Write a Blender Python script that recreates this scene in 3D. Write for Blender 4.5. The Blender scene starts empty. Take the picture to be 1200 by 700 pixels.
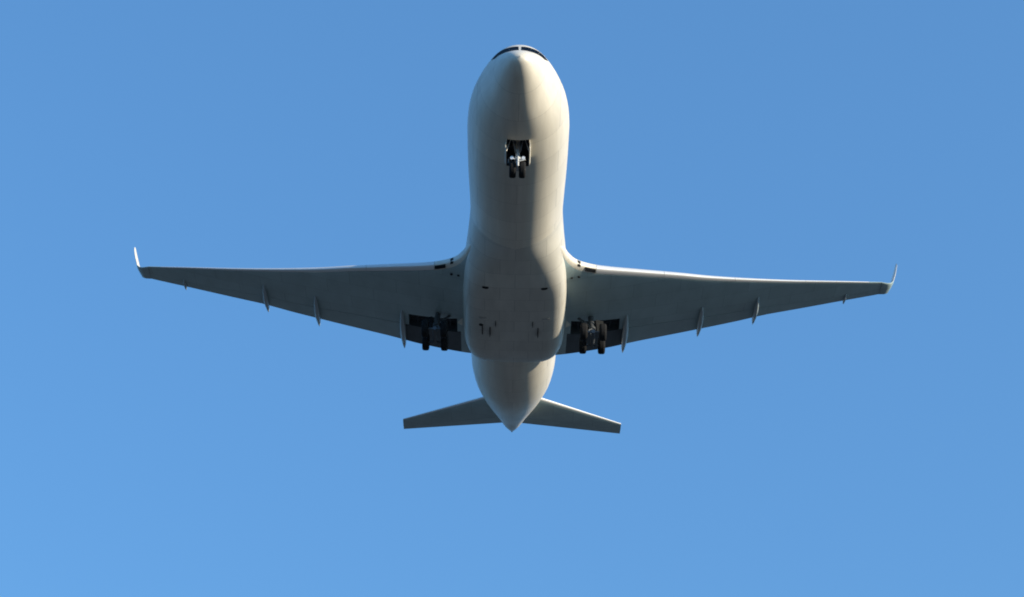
import bpy, bmesh, math
from math import sin, cos, pi, radians, sqrt
from mathutils import Vector, Matrix

S = bpy.context.scene
COL = S.collection

# ------------------------------------------------------------------ camera, sky, sun, exposure
PITCH = radians(2.0)                      # the airliner climbs nose-up towards the viewer
cam_d = bpy.data.cameras.new('camera')
cam = bpy.data.objects.new('camera', cam_d)
COL.objects.link(cam)
S.camera = cam
cam_d.sensor_width = 36.0
cam_d.lens = 73.26
cam_d.clip_start = 0.1
cam_d.clip_end = 60000.0
ELEV = 0.50977 - PITCH
cam.matrix_world = (Matrix.Translation((0, 0, 1.7)) @ Matrix.Rotation(0.00143, 4, 'Z')
                    @ Matrix.Rotation(pi / 2 + ELEV, 4, 'X') @ Matrix.Rotation(0.022, 4, 'Z'))

SUN = Vector((0.89, -0.36, 0.30)).normalized()      # from the right, a little behind the camera
sun_d = bpy.data.lights.new('sun', 'SUN')
sun_d.energy = 3.35
sun_d.angle = radians(0.5)
sun_d.color = (1.0, 0.87, 0.67)
sun = bpy.data.objects.new('sun', sun_d)
COL.objects.link(sun)
sun.rotation_euler = SUN.to_track_quat('Z', 'Y').to_euler()
sun.location = SUN * 400

W = bpy.data.worlds.new('World')
S.world = W
W.use_nodes = True
nt = W.node_tree
nt.nodes.clear()
sky = nt.nodes.new('ShaderNodeTexSky')
sky.sky_type = 'NISHITA'
sky.sun_disc = False
sky.sun_elevation = math.asin(SUN.z)
sky.sun_rotation = math.atan2(SUN.x, SUN.y)
sky.altitude = 0
sky.air_density = 1.0
sky.dust_density = 3.0
sky.ozone_density = 4.0
gam = nt.nodes.new('ShaderNodeGamma')                 # a softer, deeper blue than the raw model gives
gam.inputs['Gamma'].default_value = 0.52
hsv = nt.nodes.new('ShaderNodeMixRGB')
hsv.blend_type = 'MULTIPLY'
hsv.inputs[0].default_value = 1.0
hsv.inputs[2].default_value = (0.478, 0.949, 1.440, 1)
bg = nt.nodes.new('ShaderNodeBackground')
bg.inputs['Strength'].default_value = 0.15
wo = nt.nodes.new('ShaderNodeOutputWorld')
nt.links.new(sky.outputs[0], gam.inputs['Color'])
nt.links.new(gam.outputs[0], hsv.inputs[1])
nt.links.new(hsv.outputs[0], bg.inputs['Color'])
nt.links.new(bg.outputs[0], wo.inputs['Surface'])

S.view_settings.view_transform = 'Standard'
S.view_settings.look = 'None'
S.view_settings.gamma = 1.0
S.view_settings.use_curve_mapping = False
S.view_settings.exposure = 1.0
S.render.engine = 'CYCLES'
S.cycles.filter_width = 1.9
S.cycles.max_bounces = 8


# ------------------------------------------------------------------ materials
def material(name, col, rough=0.4, metal=0.0, coat=0.0, vary=0.0, scale=(1, 1, 1), col2=None, spec=0.5, panel=None):
    m = bpy.data.materials.new(name)
    m.use_nodes = True
    t = m.node_tree
    b = t.nodes['Principled BSDF']
    b.inputs['Roughness'].default_value = rough
    b.inputs['Metallic'].default_value = metal
    b.inputs['Coat Weight'].default_value = coat
    b.inputs['Coat Roughness'].default_value = 0.12
    b.inputs['Specular IOR Level'].default_value = spec
    b.inputs['Base Color'].default_value = (*col, 1)
    if vary > 0:
        tc = t.nodes.new('ShaderNodeTexCoord')
        mp = t.nodes.new('ShaderNodeMapping')
        mp.inputs['Scale'].default_value = scale
        n = t.nodes.new('ShaderNodeTexNoise')
        n.inputs['Scale'].default_value = 1.0
        n.inputs['Detail'].default_value = 6.0
        n.inputs['Roughness'].default_value = 0.6
        r = t.nodes.new('ShaderNodeValToRGB')
        r.color_ramp.elements[0].position = 0.30
        r.color_ramp.elements[1].position = 0.72
        c2 = col2 or tuple(c * (1 - vary) for c in col)
        r.color_ramp.elements[0].color = (*c2, 1)
        r.color_ramp.elements[1].color = (*col, 1)
        t.links.new(tc.outputs['Object'], mp.inputs['Vector'])
        t.links.new(mp.outputs[0], n.inputs['Vector'])
        t.links.new(n.outputs['Fac'], r.inputs['Fac'])
        out = r.outputs['Color']
        if panel:
            # skin panel joints: thin lines where the sheets meet
            br = t.nodes.new('ShaderNodeTexBrick')
            br.inputs['Scale'].default_value = 1.0
            br.inputs['Mortar Size'].default_value = panel[2]
            br.inputs['Mortar Smooth'].default_value = 0.3
            br.inputs['Brick Width'].default_value = panel[0]
            br.inputs['Row Height'].default_value = panel[1]
            br.inputs['Color1'].default_value = (1, 1, 1, 1)
            br.inputs['Color2'].default_value = (0.91, 0.91, 0.91, 1)
            br.inputs['Mortar'].default_value = (0.55, 0.55, 0.55, 1)
            mx = t.nodes.new('ShaderNodeMixRGB')
            mx.blend_type = 'MULTIPLY'
            mx.inputs[0].default_value = 1.0
            t.links.new(tc.outputs['Object'], br.inputs['Vector'])
            t.links.new(out, mx.inputs[1])
            t.links.new(br.outputs['Color'], mx.inputs[2])
            out = mx.outputs[0]
        t.links.new(out, b.inputs['Base Color'])
        rr = t.nodes.new('ShaderNodeMapRange')
        rr.inputs['To Min'].default_value = min(1, rough + 0.12)
        rr.inputs['To Max'].default_value = max(0.05, rough - 0.08)
        t.links.new(n.outputs['Fac'], rr.inputs['Value'])
        t.links.new(rr.outputs[0], b.inputs['Roughness'])
    return m


M_WHITE = material('white_hull_paint', (0.77, 0.715, 0.60), 0.42, coat=0.06, vary=0.17, scale=(2.2, 0.16, 2.2), panel=(5.2, 2.3, 0.012))
M_FAIR = material('fairing_paint', (0.67, 0.64, 0.56), 0.44, coat=0.05, vary=0.16, scale=(1.2, 0.3, 1.2), panel=(2.1, 1.5, 0.012))
M_GREY = material('grey_wing_paint', (0.425, 0.55, 0.555), 0.45, coat=0.1, vary=0.16, scale=(0.8, 0.35, 0.8), panel=(3.4, 1.7, 0.012))
M_FLAP = material('grey_flap_paint', (0.405, 0.525, 0.53), 0.45, coat=0.1, vary=0.14, scale=(0.9, 0.4, 0.9))
M_FLAP_SHADE = material('shaded_flap_paint', (0.07, 0.088, 0.10), 0.5, vary=0.3, scale=(1.5, 0.6, 1.5))  # inboard flap grey darkened: shadow around the gear well put into the colour
M_SLAT = material('slat_paint', (0.78, 0.77, 0.75), 0.30, metal=0.25, coat=0.3, vary=0.08, scale=(0.8, 2, 2))
M_POD = material('pod_paint', (0.40, 0.46, 0.48), 0.4, coat=0.2, vary=0.1, scale=(2, 0.5, 2))
M_GLASS = material('cockpit_glass', (0.004, 0.005, 0.008), 0.3, spec=0.1)
M_GLASS.node_tree.nodes['Principled BSDF'].inputs['IOR'].default_value = 1.08
M_TYRE = material('tyre_rubber', (0.018, 0.018, 0.019), 0.85, spec=0.2, vary=0.4, scale=(6, 6, 6))
M_RIM = material('wheel_rim', (0.16, 0.165, 0.17), 0.45, metal=0.4, vary=0.2, scale=(8, 8, 8))
M_STRUT = material('gear_white_paint', (0.66, 0.66, 0.64), 0.4, coat=0.2, vary=0.2, scale=(4, 4, 4))
M_STEEL = material('gear_steel', (0.13, 0.14, 0.15), 0.45, metal=0.4, vary=0.2, scale=(5, 5, 5))
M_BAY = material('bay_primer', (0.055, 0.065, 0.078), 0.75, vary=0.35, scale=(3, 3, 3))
M_DARK = material('rubber_seal_and_shade', (0.02, 0.022, 0.024), 0.8, spec=0.2, vary=0.3, scale=(4, 4, 4))
M_LAMP = material('lamp_lens', (0.85, 0.86, 0.88), 0.12, metal=0.2, vary=0.05, scale=(9, 9, 9))
M_METAL = material('bare_metal', (0.55, 0.54, 0.52), 0.35, metal=0.9, vary=0.2, scale=(3, 3, 3))


# ------------------------------------------------------------------ mesh helpers (local axes: X right in the picture, Y aft, Z up)
def link_mesh(name, bm, m, parent, sharp=35, mats=None):
    bmesh.ops.recalc_face_normals(bm, faces=bm.faces[:])
    me = bpy.data.meshes.new(name)
    bm.to_mesh(me)
    bm.free()
    for p in me.polygons:
        p.use_smooth = True
    me.set_sharp_from_angle(angle=radians(sharp))
    me.materials.append(m)
    for k in mats or []:
        me.materials.append(k)
    o = bpy.data.objects.new(name, me)
    COL.objects.link(o)
    if parent is not None:
        o.parent = parent
    return o


def loft(bm, rings, cap=True, closed=True):
    vr = [[bm.verts.new(p) for p in r] for r in rings]
    n = len(rings[0])
    for a, b in zip(vr, vr[1:]):
        for i in range(n if closed else n - 1):
            j = (i + 1) % n
            bm.faces.new((a[i], a[j], b[j], b[i]))
    if cap and closed:
        bm.faces.new(vr[0][::-1])
        bm.faces.new(vr[-1])
    return vr


def tube(bm, p, q, r0, r1=None, n=12):
    p, q = Vector(p), Vector(q)
    r1 = r0 if r1 is None else r1
    d = (q - p).normalized()
    u = d.orthogonal().normalized()
    v = d.cross(u)
    loft(bm, [[c + (u * cos(2 * pi * i / n) + v * sin(2 * pi * i / n)) * r for i in range(n)] for c, r in ((p, r0), (q, r1))])


def box(bm, lo, hi, bev=0.0):
    r = bmesh.ops.create_cube(bm, size=1.0)
    for v in r['verts']:
        v.co = Vector([lo[k] + (v.co[k] + 0.5) * (hi[k] - lo[k]) for k in range(3)])
    if bev:
        es = list({e for v in r['verts'] for e in v.link_edges})
        bmesh.ops.bevel(bm, geom=es, offset=bev, segments=2, affect='EDGES')


def interp(x, xs, ys):
    """smooth (monotone cubic) interpolation through a table"""
    n = len(xs)
    if x <= xs[0]:
        return ys[0]
    if x >= xs[-1]:
        return ys[-1]
    k = max(i for i in range(n) if xs[i] <= x)
    d = [(ys[i + 1] - ys[i]) / (xs[i + 1] - xs[i]) for i in range(n - 1)]

    def sl(i):
        if i == 0:
            return d[0]
        if i == n - 1:
            return d[-1]
        if d[i - 1] * d[i] <= 0:
            return 0.0
        return 2 * d[i - 1] * d[i] / (d[i - 1] + d[i])
    h = xs[k + 1] - xs[k]
    t = (x - xs[k]) / h
    m0, m1 = sl(k) * h, sl(k + 1) * h
    return ((2 * t**3 - 3 * t**2 + 1) * ys[k] + (t**3 - 2 * t**2 + t) * m0 + (-2 * t**3 + 3 * t**2) * ys[k + 1] + (t**3 - t**2) * m1)


# ------------------------------------------------------------------ the setting
def build_ground():
    bm = bmesh.new()
    n, R = 40, 15000.0
    bmesh.ops.create_grid(bm, x_segments=n, y_segments=n, size=R)
    m = bpy.data.materials.new('airfield_asphalt')
    m.use_nodes = True
    t = m.node_tree
    b = t.nodes['Principled BSDF']
    b.inputs['Roughness'].default_value = 0.95
    b.inputs['Specular IOR Level'].default_value = 0.1
    tc = t.nodes.new('ShaderNodeTexCoord')
    n1 = t.nodes.new('ShaderNodeTexNoise')
    n1.inputs['Scale'].default_value = 0.02
    n1.inputs['Detail'].default_value = 8
    n2 = t.nodes.new('ShaderNodeTexNoise')
    n2.inputs['Scale'].default_value = 3.0
    n2.inputs['Detail'].default_value = 6
    mx = t.nodes.new('ShaderNodeMath')
    mx.operation = 'MULTIPLY_ADD'
    mx.inputs[1].default_value = 0.35
    r = t.nodes.new('ShaderNodeValToRGB')
    r.color_ramp.elements[0].position = 0.45
    r.color_ramp.elements[1].position = 0.85
    r.color_ramp.elements[0].color = (0.046, 0.053, 0.059, 1)
    r.color_ramp.elements[1].color = (0.070, 0.077, 0.083, 1)
    t.links.new(tc.outputs['Object'], n1.inputs['Vector'])
    t.links.new(tc.outputs['Object'], n2.inputs['Vector'])
    t.links.new(n2.outputs['Fac'], mx.inputs[0])
    t.links.new(n1.outputs['Fac'], mx.inputs[2])
    t.links.new(mx.outputs[0], r.inputs['Fac'])
    t.links.new(r.outputs[0], b.inputs['Base Color'])
    o = link_mesh('ground', bm, m, None)
    o['kind'] = 'structure'


build_ground()

# ------------------------------------------------------------------ the airliner
root = bpy.data.objects.new('airliner', None)
COL.objects.link(root)
root.rotation_euler = (-PITCH, 0, 0)
CB = Vector((0, -101.83, -74.84))                      # the viewer as seen from the airliner
root.location = Vector((0, 0, 1.7)) - (Matrix.Rotation(-PITCH, 3, 'X') @ CB)
root['label'] = 'white airliner low overhead with landing gear down, alone against the clear blue sky'
root['category'] = 'airplane'

# --- fuselage:        aft, half width, centre, top, bottom
ST = [(0, .02, -1.28, -1.26, -1.30), (.12, .36, -1.25, -.98, -1.55), (.4, .68, -1.15, -.66, -1.78), (.9, 1.0, -.98, -.20, -2.03), (1.7, 1.36, -.74, .40, -2.27), (2.3, 1.59, -.58, .96, -2.43),
      (2.85, 1.78, -.46, 1.53, -2.56), (3.2, 1.91, -.39, 1.87, -2.63), (3.65, 2.07, -.30, 2.22, -2.72), (4.3, 2.32, -.22, 2.50, -2.82), (5.2, 2.65, -.13, 2.70, -2.93), (6.5, 3.0, -.06, 2.90, -3.06),
      (8, 3.2, 0, 3.09, -3.13), (9.5, 3.27, 0, 3.15, -3.15), (12, 3.27, 0, 3.15, -3.15), (20, 3.14, 0, 3.15, -3.15), (38, 3.26, 0, 3.15, -3.15),
      (41, 3.25, .02, 3.15, -3.06), (44, 3.05, .12, 3.15, -2.72), (47, 2.58, .38, 3.14, -2.05), (50, 1.95, .74, 3.08, -1.20), (52.6, 1.34, 1.08, 2.85, -.40),
      (54.7, .86, 1.32, 2.55, .20), (56.2, .45, 1.46, 2.1, .76), (57.0, .23, 1.50, 1.86, 1.12), (57.5, .09, 1.49, 1.62, 1.36)]
SX = [s[0] for s in ST]
SC = [[s[k] for s in ST] for k in range(1, 5)]


def hull(x, a):
    """point of the hull skin at station x; a = 0 straight down, pi/2 right, pi straight up"""
    w, zc, zt, zb = (interp(x, SX, c) for c in SC)
    z = zc - (zc - zb) * cos(a) if cos(a) > 0 else zc + (zt - zc) * -cos(a)
    return Vector((w * sin(a), x, z))


def hull_n(x, a):
    e = 1e-3
    du = hull(x + e, a) - hull(x - e, a)
    dv = hull(x, a + e) - hull(x, a - e)
    n = du.cross(dv).normalized()
    c = hull(x, a) - Vector((0, x, interp(x, SX, SC[1])))
    return n if n.dot(c) > 0 else -n


BAY = (6.42, 9.3, 0.70)


def bay_angle(x):
    w, zc, zt, zb = (interp(x, SX, c) for c in SC)
    return math.asin(BAY[2] / w)


def build_fuselage():
    bm = bmesh.new()
    xs = [0.0, .03, .07, .12, .2, .3, .4, .55, .7, .9, 1.1, 1.35, 1.6, 1.9, 2.2, 2.5, 2.8, 3.1, 3.45, 3.8, 4.2, 4.6, 5, 5.5, 6.0, 6.42, 6.7, 7.1, 7.6, 8.2, 8.75, 9.3, 10, 11, 12]
    xs += [14 + 1.5 * i for i in range(16)] + [38, 39, 40, 41, 42, 43, 44, 45, 46, 47, 48, 49, 50, 51, 51.8, 52.6, 53.3, 54, 54.7, 55.4, 55.8, 56.2, 56.6, 57.0, 57.25, 57.5]
    n = 72
    rings, cols = [], []
    for x in xs:
        ba = bay_angle(min(max(x, 5), 10))
        step = 2 * pi / n
        aa = [i * step for i in range(n)]
        # draw two meridians onto the edges of the nose gear bay
        k = round(0.237 / step)
        f = min(1, max(0, 1 - max(BAY[0] - x, x - BAY[1], 0) / 3))
        for i in range(1, k + 1):
            na = ba * i / k
            aa[i] = aa[i] * (1 - f) + na * f
            aa[n - i] = 2 * pi - aa[i]
        rings.append([hull(x, a) for a in aa])
    vr = loft(bm, rings)
    bm.faces.ensure_lookup_table()
    kill = [f for f in bm.faces if len(f.verts) == 4 and BAY[0] < f.calc_center_median().y < BAY[1]
            and abs(f.calc_center_median().x) < BAY[2] and f.calc_center_median().z < -2]
    bmesh.ops.delete(bm, geom=kill, context='FACES')
    return link_mesh('fuselage', bm, M_WHITE, root, 60)


fus = build_fuselage()


def skin_patch(name, quad, m, parent, off=0.012, nu=14, nv=6, thick=0.03):
    """a curved pane lying on the hull; quad = four (x, a) corners"""
    bm = bmesh.new()
    lay = []
    for o in (off, off - thick):
        g = []
        for i in range(nu + 1):
            u = i / nu
            row = []
            for j in range(nv + 1):
                v = j / nv
                p = [(1 - u) * ((1 - v) * quad[0][k] + v * quad[3][k]) + u * ((1 - v) * quad[1][k] + v * quad[2][k]) for k in (0, 1)]
                row.append(bm.verts.new(hull(*p) + hull_n(*p) * o))
            g.append(row)
        lay.append(g)
    for g, fl in ((lay[0], 1), (lay[1], -1)):
        for i in range(nu):
            for j in range(nv):
                f = (g[i][j], g[i + 1][j], g[i + 1][j + 1], g[i][j + 1])
                bm.faces.new(f[::fl])
    A, B = lay
    edge = [(i, 0) for i in range(nu)] + [(nu, j) for j in range(nv)] + [(i, nv) for i in range(nu, 0, -1)] + [(0, j) for j in range(nv, 0, -1)]
    for k in range(len(edge)):
        (a, b), (c, d) = edge[k], edge[(k + 1) % len(edge)]
        bm.faces.new((A[a][b], A[c][d], B[c][d], B[a][b]))
    return link_mesh(name, bm, m, parent, 50)


# cockpit windows: two front panes and two side panes on each side, between a sill and a head line
SILL = ([pi, 2.73, 2.45, 2.08], [1.62, 1.78, 2.15, 2.85])
HEAD = ([pi, 2.73, 2.45, 2.08], [2.70, 2.90, 3.22, 3.60])


def line_at(tab, a):
    xs, ys = tab[0][::-1], tab[1][::-1]
    return interp(a, xs, ys)


for s in (1, -1):
    for a0, a1 in ((pi - 0.05, 2.73), (2.722, 2.418), (2.410, 2.10)):
        q = [(line_at(SILL, a0), a0), (line_at(SILL, a1), a1), (line_at(HEAD, a1), a1), (line_at(HEAD, a0), a0)]
        q = [(x, a if s > 0 else 2 * pi - a) for x, a in q]
        skin_patch('cockpit_window', q, M_GLASS, fus)

# --- auxiliary power unit exhaust at the tail tip
bm = bmesh.new()
pts = [hull(57.5, 2 * pi * i / 24) for i in range(24)]
c = sum(pts, Vector()) / 24
loft(bm, [[c + (p - c) * k + Vector((0, dy, 0)) for p in pts] for k, dy in ((1.35, -0.10), (1.05, 0.05), (0.8, 0.22), (0.5, 0.22), (0.45, 0.0))], cap=True)
link_mesh('tail_exhaust', bm, M_STEEL, root)

# --- belly fairing under the wing roots: aft, half width, bottom
FA = [(18.0, 3.10, -3.12), (20.0, 3.18, -3.16), (21.5, 3.30, -3.28), (23.0, 3.46, -3.52), (24.5, 3.58, -3.74), (27, 3.68, -3.84), (31, 3.70, -3.86), (32.8, 3.68, -3.82), (34.0, 3.56, -3.72),
      (35.0, 3.36, -3.56), (35.7, 3.05, -3.36), (36.2, 2.6, -3.10)]
FX = [f[0] for f in FA]
FC = [[f[k] for f in FA] for k in (1, 2)]


def fair_shape(x):
    w, zb = interp(x, FX, FC[0]), interp(x, FX, FC[1])
    t = min(1, max(0, (x - 19.0) / 6.5))
    t = t * t * (3 - 2 * t)
    return w, zb, -1.25 * t, 2 / (2 + 2.6 * t)


def fair(x, a):
    """a = 0 straight down .. pi/2 side; round like the hull in front, flat-bottomed further aft"""
    w, zb, z0, e = fair_shape(x)
    return Vector((w * math.copysign(abs(sin(a)) ** e, sin(a)), x, z0 - (z0 - zb) * abs(cos(a)) ** e))


bm = bmesh.new()
xs = [18.0 + (36.2 - 18.0) * i / 72 for i in range(73)]
n = 96
loft(bm, [[fair(x, -pi / 2 + pi * i / n) for i in range(n + 1)] for x in xs], cap=True)
fairing = link_mesh('belly_fairing', bm, M_FAIR, root, 50)


# --- wings.  (side, leading edge aft, trailing edge aft); chord height zc(side)
def zc_wing(y):
    return -1.95 + 0.13 * (y - 3) + 0.0024 * (y - 3) ** 2


LE = [(2.6, 20.49), (3.2, 21.5), (3.6, 22.71), (4.2, 23.76), (5.0, 24.42), (5.7, 24.81), (9.0, 26.04), (11.8, 27.1), (14.0, 28.04), (19.4, 30.07), (24.2, 31.83), (27.4, 33.12)]
TE = [(2.6, 36.69), (3.85, 36.81), (6.9, 36.55), (9.2, 36.08), (13.0, 35.57), (16.5, 35.15), (19.3, 34.8), (23.5, 34.77), (27.4, 34.88)]
LX, LY = [p[0] for p in LE], [p[1] for p in LE]
TX, TY = [p[0] for p in TE], [p[1] for p in TE]
YT = 27.4


def wing_chord(y):
    return interp(y, LX, LY), interp(y, TX, TY)


def naca(f, t):
    return 5 * t * (0.2969 * sqrt(f) - 0.1260 * f - 0.3516 * f * f + 0.2843 * f**3 - 0.1015 * f**4) + 0.0012 * f


def section(p_le, p_te, up, t, f0=0.0, f1=1.0, n=16, split=(0.70, 0.30), grow=0.0):
    """closed ring of an aerofoil between chord fractions f0 and f1"""
    fs = [0.5 * (1 - cos(pi * i / n)) for i in range(n + 1)]
    fs = [f0 + (f1 - f0) * (f if f0 > 0 else f ** 1.15) for f in fs]
    c = (p_te - p_le).length
    ring = []
    for f in fs:
        ring.append(p_le.lerp(p_te, f) + up * (naca(f, t) * 2 * split[0] * c + grow))
    low = []
    for f in fs:
        low.append(p_le.lerp(p_te, f) - up * (naca(f, t) * 2 * split[1] * c + grow))
    if f0 == 0.0:
        low = low[1:]
    return ring[::-1] + low


def thick(y):
    return 0.125 - 0.03 * min(1, max(0, (y - 3) / 25))


def wing_ring(s, y, f0, f1, grow=0.0, n=16):
    l, t = wing_chord(y)
    z = zc_wing(y)
    tw = 0.012 * (t - l)
    return section(Vector((s * y, l, z + tw)), Vector((s * y, t, z - tw)), Vector((0, 0, 1)), thick(y), f0, f1, n, grow=grow)


def wing_low(y, f):
    l, t = wing_chord(y)
    tw = 0.012 * (t - l)
    return zc_wing(y) + tw * (1 - 2 * f) - naca(f, thick(y)) * 2 * 0.30 * (t - l)


def frange(a, b, k):
    return [a + (b - a) * i / k for i in range(k + 1)]


F_SLAT, F_BOX = 0.035, 0.735
F_WELL = 0.575
WELL = (4.15, 7.75)                      # main gear well between these sides


def build_wing(s):
    bm = bmesh.new()
    # inner root with a full nose, then the box behind the slats, then the tip with a full nose
    # trailing part of the root and the tip stays with the box (f1 = 1) outside the flaps
    loft(bm, [wing_ring(s, y, F_SLAT, 1.0) for y in (2.6, 2.9, 3.2, 3.4, 3.6, 3.9)])
    loft(bm, [wing_ring(s, y, F_SLAT, F_BOX) for y in (3.905, 4.0, 4.15)])
    loft(bm, [wing_ring(s, y, F_SLAT, F_WELL) for y in frange(4.152, 7.75, 12)])
    loft(bm, [wing_ring(s, y, F_SLAT, F_BOX) for y in frange(7.752, 26.4, 40)])
    loft(bm, [wing_ring(s, y, 0, 1.0) for y in (26.405, 26.7, 27.05, 27.4)])
    w = link_mesh('wing', bm, M_GREY, root, 40)

    def seg(name, y0, y1, f0, f1, m, k=10, grow=0.0, nn=12):
        b = bmesh.new()
        loft(b, [wing_ring(s, y, f0, f1, grow, nn) for y in frange(y0, y1, k)])
        return link_mesh(name, b, m, w, 40)
    for a, b in ((5.70, 10.6), (10.62, 15.9), (15.92, 21.3), (21.32, 26.38)):
        seg('slat', a, b, 0, F_SLAT - 0.004, M_SLAT, nn=14)
    seg('root_leading_edge', 2.6, 5.68, 0, F_SLAT - 0.001, M_WHITE, k=18, nn=14)
    seg('flap', 3.902, 8.2, F_BOX + 0.006, 1.0, M_FLAP_SHADE)
    seg('flap', 8.212, 18.9, F_BOX + 0.006, 1.0, M_FLAP)
    seg('aileron', 18.912, 22.8, F_BOX + 0.006, 1.0, M_FLAP)
    seg('aileron', 22.812, 26.395, F_BOX + 0.006, 1.0, M_FLAP)

    # gear well: the upper skin closes it from above, ribs and pipes cross its roof
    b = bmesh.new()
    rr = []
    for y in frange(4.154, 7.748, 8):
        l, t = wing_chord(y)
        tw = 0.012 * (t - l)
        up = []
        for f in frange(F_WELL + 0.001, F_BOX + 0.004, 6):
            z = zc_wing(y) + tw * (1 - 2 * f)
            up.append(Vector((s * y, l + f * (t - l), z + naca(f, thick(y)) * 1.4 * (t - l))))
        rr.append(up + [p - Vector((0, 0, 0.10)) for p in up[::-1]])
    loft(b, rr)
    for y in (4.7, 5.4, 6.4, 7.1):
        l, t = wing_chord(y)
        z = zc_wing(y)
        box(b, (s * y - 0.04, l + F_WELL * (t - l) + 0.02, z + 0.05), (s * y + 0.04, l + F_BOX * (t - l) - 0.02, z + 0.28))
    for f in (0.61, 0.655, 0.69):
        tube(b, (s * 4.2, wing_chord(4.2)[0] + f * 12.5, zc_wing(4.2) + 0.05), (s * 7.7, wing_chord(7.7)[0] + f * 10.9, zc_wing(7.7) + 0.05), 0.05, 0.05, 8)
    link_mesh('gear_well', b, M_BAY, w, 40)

    # winglet: blends out of the tip and stands up
    sec = []
    tip = [(27.405, 0.0, 33.12, 34.88, 0), (27.84, 0.03, 33.29, 34.91, 16), (28.14, 0.15, 33.47, 34.98, 36), (28.36, 0.42, 33.66, 35.09, 56), (28.48, 0.8, 33.91, 35.23, 70), (28.66, 1.3, 34.21, 35.41, 78), (28.85, 1.95, 34.61, 35.63, 79), (29.04, 2.65, 35.11, 35.87, 79), (29.13, 3.05, 35.53, 36.03, 79), (29.17, 3.3, 35.89, 36.13, 79)]
    b = bmesh.new()
    z0 = zc_wing(27.4)
    for y, dz, l, t, cant in tip:
        up = Vector((-s * sin(radians(cant)), 0, cos(radians(cant))))
        tw = 0.012 * (t - l)
        sec.append(section(Vector((s * y, l, z0 + dz + tw)), Vector((s * (y - 0.13 * (t - l) * min(1, dz / 0.8)), t, z0 + dz - tw)), up, 0.095, 0, 1, 12, (0.5, 0.5)))
    loft(b, sec[:4])
    link_mesh('wing_tip', b, M_GREY, w, 40)
    b = bmesh.new()
    loft(b, sec[3:])
    link_mesh('winglet', b, M_WHITE, w, 40)

    # flap track fairings: slim canoes that hang under the trailing edge and stick out behind it
    for y, before, after, ww, dd in ((8.22, 4.9, 0.95, 0.22, 0.60), (14.22 - 0.42 * s, 3.7, 0.85, 0.19, 0.54), (18.2 - 0.28 * s, 3.2, 0.8, 0.17, 0.48), (24.75, 1.1, 0.42, 0.10, 0.20)):
        b = bmesh.new()
        rings = []
        kk = 22
        l, t = wing_chord(y)
        x0, x1 = t - before, t + after
        for i in range(kk + 1):
            u = i / kk
            x = x0 + (x1 - x0) * u
            f = min(1.0, (x - l) / (t - l))
            zt = wing_low(y, min(f, 0.97)) + 0.06 - (max(0, x - t) * 0.10)
            prof = max(0.03, (sin(pi * min(1, u * 1.06 + 0.02)) if u < 0.5 else sin(pi * min(1, u * 1.03 - 0.01)) ** 0.8) if 0 < u < 1 else 0.03)
            w_ = ww * prof ** 0.55
            d_ = dd * prof ** 0.8 + 0.05
            if x > t:
                zt -= 0.10 * (x - t)
            ring = []
            for j in range(14):
                a = 2 * pi * j / 14
                ring.append(Vector((s * y + w_ * sin(a), x, zt - d_ * 0.5 + d_ * 0.5 * cos(a))))
            rings.append(ring)
        loft(b, rings)
        link_mesh('flap_track_fairing', b, M_POD, w, 60)

    # rubber seal and gap at the inboard end of the slats
    b = bmesh.new()
    for y0, y1, f0, f1 in ((4.90, 5.66, 0.003, 0.026),):
        g = []
        ys = frange(y0, y1, 4)
        fs = frange(f0, f1, 6)
        for y in ys:
            l, t = wing_chord(y)
            g.append([Vector((s * y, l + f * (t - l), wing_low(y, f))) for f in fs])
        loft(b, [[p + Vector((0, -0.02, -0.03)) for p in r] + [p + Vector((0, 0.05, 0.06)) for p in r[::-1]] for r in g])
    loft(b, [wing_ring(s, y, 0, 0.010, 0.015, 10) for y in (4.34, 4.45, 4.56)])
    link_mesh('slat_seal', b, M_DARK, w)
    # vent rings behind the seal
    for dx in (0.0, 0.5):
        b = bmesh.new()
        y = 3.98 + dx
        tube(b, (s * y, 25.1, wing_low(y, 0.14) + 0.05), (s * y, 25.1, wing_low(y, 0.14) - 0.02), 0.10, 0.09, 14)
        link_mesh('fuel_vent', b, M_DARK, w)
    return w


wings = {s: build_wing(s) for s in (1, -1)}


# --- tailplane and fin
def build_stab(s):
    bm = bmesh.new()
    secs = []
    for u in (0, .08, .2, .35, .5, .65, .8, .92, 1.0):
        y = 0.6 + (9.25 - 0.6) * u
        l = 49.9 + (57.6 - 49.9) * u
        t = 55.75 + (59.55 - 55.75) * u
        z = 1.35 + 1.0 * u
        secs.append((y, l, t, z))
    loft(bm, [section(Vector((s * y, l, z)), Vector((s * y, t, z)), Vector((0, 0, 1)), 0.10, 0, 0.72, 14, (.5, .5)) for y, l, t, z in secs])
    o = link_mesh('tailplane', bm, M_GREY, root, 40)
    b = bmesh.new()
    loft(b, [section(Vector((s * y, l, z)), Vector((s * y, t, z)), Vector((0, 0, 1)), 0.10, 0.726, 1.0, 8, (.5, .5)) for y, l, t, z in secs])
    link_mesh('elevator', b, M_FLAP, o, 40)
    b = bmesh.new()
    loft(b, [section(Vector((s * y, l - 0.015, z)), Vector((s * y, t, z)), Vector((0, 0, 1)), 0.104, 0.0, 0.035, 8, (.5, .5)) for y, l, t, z in secs[1:]])
    link_mesh('leading_edge', b, M_SLAT, o, 40)
    return o


for s in (1, -1):
    build_stab(s)

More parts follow.
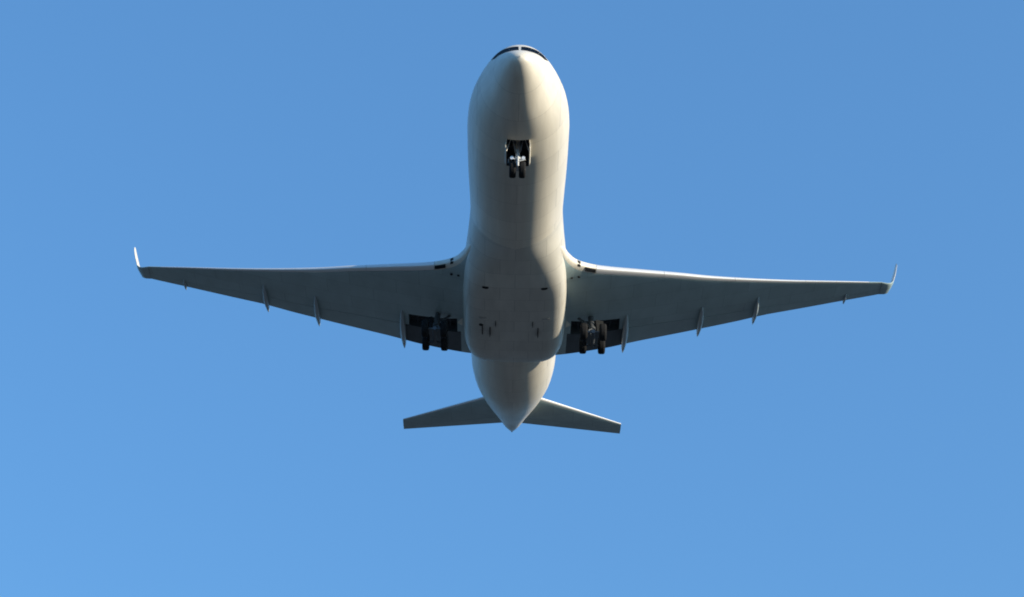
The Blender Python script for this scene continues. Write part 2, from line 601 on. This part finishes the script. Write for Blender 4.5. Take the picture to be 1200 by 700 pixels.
bm = bmesh.new()
fin = [(2.6, 45.5, 54.6), (3.3, 46.3, 54.8), (4.5, 47.6, 55.1), (6.5, 49.8, 55.7), (8.5, 52.0, 56.3), (10.6, 54.3, 56.9), (10.9, 55.0, 57.0)]
loft(bm, [section(Vector((0, l, z)), Vector((0, t, z)), Vector((1, 0, 0)), 0.095, 0, 0.70, 14, (.5, .5)) for z, l, t in fin])
fino = link_mesh('tail_fin', bm, M_WHITE, root, 40)
bm = bmesh.new()
loft(bm, [section(Vector((0, l, z)), Vector((0, t, z)), Vector((1, 0, 0)), 0.095, 0.706, 1.0, 8, (.5, .5)) for z, l, t in fin[1:]])
link_mesh('rudder', bm, M_WHITE, fino, 40)


# --- belly fairing fittings
def fair_pt(x, y):
    w, zb, z0, e = fair_shape(x)
    return z0 - (z0 - zb) * max(0.0, 1 - (abs(y) / w) ** (2 / e)) ** (e / 2)


for s in (1, -1):
    b = bmesh.new()                               # ram air inlet: a dark mouth with a lip
    g = []
    for y in frange(1.83, 2.27, 6):
        k = 1 - abs((y - 2.05) / 0.24) ** 2
        g.append([Vector((s * y, x, fair_pt(x, y))) for x in (23.95, 24.0, 24.05 + 0.04 * k, 24.10 + 0.08 * k)])
    loft(b, [[p + Vector((0, 0, -0.025)) for p in r] + [p + Vector((0, 0, 0.08)) for p in r[::-1]] for r in g])
    inlet = link_mesh('air_inlet', b, M_DARK, fairing)
    b = bmesh.new()                               # outlet louvre
    box(b, (min(s * 1.98, s * 2.5), 28.1, fair_pt(28.1, 2.3) - 0.05), (max(s * 1.98, s * 2.5), 28.2, fair_pt(28.1, 2.3) + 0.05), 0.01)
    link_mesh('drain_lip', b, M_METAL, fairing)
    for x0, x1, y, h, w_ in ((28.4, 29.2, 1.32, 0.14, 0.03), (29.3, 30.7, 1.72, 0.20, 0.045)):
        b = bmesh.new()                           # blade antennas and drain masts in dark rubber boots
        z = fair_pt(x0, y)
        rings = []
        for f, sc in ((0.03, 1.0), (-h, 0.7)):
            mid = 0.5 * (x0 + x1) + (0.12 if f < 0 else 0)
            hl = 0.5 * (x1 - x0) * sc
            rings.append([Vector((s * y + w_ * sc * sin(a), mid + hl * cos(a), z + f)) for a in frange(0, 2 * pi, 12)[:-1]])
        loft(b, rings)
        link_mesh('blade_antenna', b, M_DARK, fairing)
    b = bmesh.new()                               # small fin where the fairing meets the flap
    loft(b, [[Vector((s * 3.75, 30.5, -2.55)), Vector((s * 3.75, 31.3, -2.5)), Vector((s * 3.75, 31.3, -2.75))],
             [Vector((s * 4.1, 31.1, -2.58)), Vector((s * 4.1, 31.2, -2.57)), Vector((s * 4.1, 31.2, -2.6))]])
    link_mesh('root_fin', b, M_WHITE, fairing)
b = bmesh.new()
tube(b, (-2.35, 29.2, fair_pt(29.2, 2.35) + 0.03), (-2.35, 29.2, fair_pt(29.2, 2.35) - 0.03), 0.17, 0.15, 18)
box(b, (-2.30, 29.3, fair_pt(29.5, 2.3) - 0.10), (-2.24, 30.5, fair_pt(29.5, 2.3) + 0.05), 0.01)
link_mesh('service_port', b, M_DARK, fairing)


# --- landing gear
def wheel_mesh(parent, c, r, w, tyre=M_TYRE, rim=M_RIM):
    """tyre with rounded shoulders and tread grooves; dished rim; both children of the leg"""
    c = Vector(c)
    n = 36
    prof = [(-.36, .56), (-.46, .64), (-.50, .78), (-.46, .90), (-.34, .975), (-.20, 1.0), (-.18, .985), (-.16, 1.0), (.16, 1.0), (.18, .985), (.20, 1.0), (.34, .975), (.46, .90), (.50, .78), (.46, .64), (.36, .56)]
    b = bmesh.new()
    rings = [[c + Vector((px * w, pr * r * cos(2 * pi * i / n), pr * r * sin(2 * pi * i / n))) for i in range(n)] for px, pr in prof]
    loft(b, rings, cap=False)
    a = link_mesh('tyre', b, tyre, parent, 40)
    prof = [(-.20, .12), (-.22, .30), (-.30, .42), (-.38, .57), (.38, .57), (.30, .42), (.22, .30), (.20, .12)]
    b = bmesh.new()
    loft(b, [[c + Vector((px * w, pr * r * cos(2 * pi * i / n), pr * r * sin(2 * pi * i / n))) for i in range(n)] for px, pr in prof])
    link_mesh('rim', b, rim, parent, 40)


# nose gear bay with real depth
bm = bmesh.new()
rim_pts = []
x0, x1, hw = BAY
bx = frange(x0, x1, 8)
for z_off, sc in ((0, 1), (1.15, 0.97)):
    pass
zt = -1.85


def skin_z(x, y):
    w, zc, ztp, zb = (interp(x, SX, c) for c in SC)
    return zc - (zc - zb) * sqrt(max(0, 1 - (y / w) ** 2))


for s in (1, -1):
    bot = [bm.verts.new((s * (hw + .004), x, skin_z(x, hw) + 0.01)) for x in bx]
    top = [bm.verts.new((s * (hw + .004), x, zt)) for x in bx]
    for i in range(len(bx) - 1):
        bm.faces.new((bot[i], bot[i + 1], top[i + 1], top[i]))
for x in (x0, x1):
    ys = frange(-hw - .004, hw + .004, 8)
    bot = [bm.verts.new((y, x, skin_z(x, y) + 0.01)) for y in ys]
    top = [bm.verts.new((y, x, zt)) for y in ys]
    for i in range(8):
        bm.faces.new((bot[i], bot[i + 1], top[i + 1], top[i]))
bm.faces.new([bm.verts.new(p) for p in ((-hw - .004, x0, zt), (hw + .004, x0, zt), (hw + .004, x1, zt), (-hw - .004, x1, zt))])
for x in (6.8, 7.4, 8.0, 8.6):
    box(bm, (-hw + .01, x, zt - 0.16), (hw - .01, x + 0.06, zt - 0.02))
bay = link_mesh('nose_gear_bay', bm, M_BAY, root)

# nose leg
NX, AZ = 7.2, -4.72
bm = bmesh.new()
tube(bm, (0, 7.55, -2.0), (0, 7.25, -3.95), 0.15, 0.14, 16)
tube(bm, (0, 7.25, -3.90), (0, NX, AZ), 0.085, 0.085, 14)
tube(bm, (0, 7.27, -3.80), (0, 7.24, -4.02), 0.19, 0.19, 16)
tube(bm, (-0.52, NX, AZ), (0.52, NX, AZ), 0.07, 0.07, 12)
ng = link_mesh('nose_gear', bm, M_STRUT, root)
for s in (1, -1):
    wheel_mesh(ng, (s * 0.30, NX, AZ), 0.53, 0.42)
    b = bmesh.new()
    tube(b, (s * 0.36, 6.98, -3.98), (s * 0.36, 7.14, -3.95), 0.115, 0.08, 18)
    tube(b, (s * 0.14, 7.2, -3.93), (s * 0.34, 7.12, -3.95), 0.035)
    link_mesh('taxi_light', b, M_LAMP, ng)
    b = bmesh.new()                            # drag strut folding forward
    tube(b, (s * 0.12, 7.2, -3.5), (s * 0.5, 6.5, -2.1), 0.05, 0.05)
    link_mesh('drag_strut', b, M_STEEL, ng)
    b = bmesh.new()                            # bay door hanging open
    g = []
    for x in frange(6.45, 8.3, 8):
        z = skin_z(x, hw)
        g.append([Vector((s * (hw + 0.03), x, z + 0.02)), Vector((s * (hw + 0.10), x, z - 0.35)), Vector((s * (hw + 0.06), x, z - 0.62)),
                  Vector((s * (hw + 0.02), x, z - 0.62)), Vector((s * (hw + 0.05), x, z - 0.35)), Vector((s * (hw - 0.01), x, z + 0.02))])
    loft(b, g)
    d = link_mesh('bay_door', b, M_WHITE, ng)
    b = bmesh.new()
    tube(b, (s * (hw - 0.25), 7.0, -2.6), (s * (hw + 0.01), 6.9, -3.55), 0.028)
    link_mesh('door_rod', b, M_STRUT, ng)
b = bmesh.new()                                # torque links: the loop on one side of the leg
tube(b, (0.05, 7.05, -4.05), (0.40, 6.95, -4.12), 0.04)
tube(b, (0.40, 6.95, -4.12), (0.46, 6.60, -4.36), 0.04)
tube(b, (0.46, 6.60, -4.36), (0.03, 6.58, -4.50), 0.04)
tube(b, (0.02, 6.90, -3.98), (0.02, 6.60, -4.38), 0.075)
tube(b, (0.02, 6.60, -4.36), (0.02, 6.64, -4.80), 0.07)
link_mesh('torque_link', b, M_STRUT, ng)
b = bmesh.new()
tube(b, (-0.56, 7.1, -4.0), (-0.58, 7.05, -4.35), 0.035)
link_mesh('hydraulic_hose', b, M_STEEL, ng)


# main gear
def main_gear(s):
    Y, X, Z = s * 5.62, 29.05, -4.82
    bm = bmesh.new()
    tube(bm, (Y - s * 0.1, 31.5, -1.35), (Y, 29.75, -3.75), 0.21, 0.19, 18)
    tube(bm, (Y, 29.78, -3.68), (Y, X, Z), 0.13, 0.13, 14)
    tube(bm, (Y, 29.9, -3.55), (Y, 29.72, -3.8), 0.25, 0.25, 18)
    leg = link_mesh('main_gear', bm, M_STEEL, root)
    b = bmesh.new()
    tube(b, (Y, X - 1.1, Z + 0.02), (Y, X + 1.1, Z - 0.02), 0.15, 0.15, 14)
    for dx in (-1, 1):
        tube(b, (Y - 0.75, X + dx, Z), (Y + 0.75, X + dx, Z), 0.09, 0.09, 12)
    link_mesh('bogie_beam', b, M_STEEL, leg)
    for dx in (-1, 1):
        for dy in (-0.67, 0.67):
            wheel_mesh(leg, (Y + dy, X + dx, Z), 0.62, 0.50)
    b = bmesh.new()
    tube(b, (Y, 30.1, -3.3), (s * 4.25, 31.4, -1.6), 0.09, 0.09)
    link_mesh('side_stay', b, M_STEEL, leg)
    b = bmesh.new()
    tube(b, (Y - s * .05, 29.55, -3.75), (Y - s * .3, 29.0, -4.15), 0.05)
    tube(b, (Y - s * .3, 29.0, -4.15), (Y - s * .05, 29.1, -4.6), 0.05)
    link_mesh('torque_link', b, M_STEEL, leg)
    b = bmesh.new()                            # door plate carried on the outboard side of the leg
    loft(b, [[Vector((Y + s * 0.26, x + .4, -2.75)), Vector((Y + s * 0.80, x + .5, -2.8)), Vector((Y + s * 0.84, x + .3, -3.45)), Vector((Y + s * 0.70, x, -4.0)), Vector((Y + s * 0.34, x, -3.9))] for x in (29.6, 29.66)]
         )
    link_mesh('gear_door', b, M_DARK, leg)  # near-black colour stands in for the wing's shade on the plate


for s in (1, -1):
    main_gear(s)
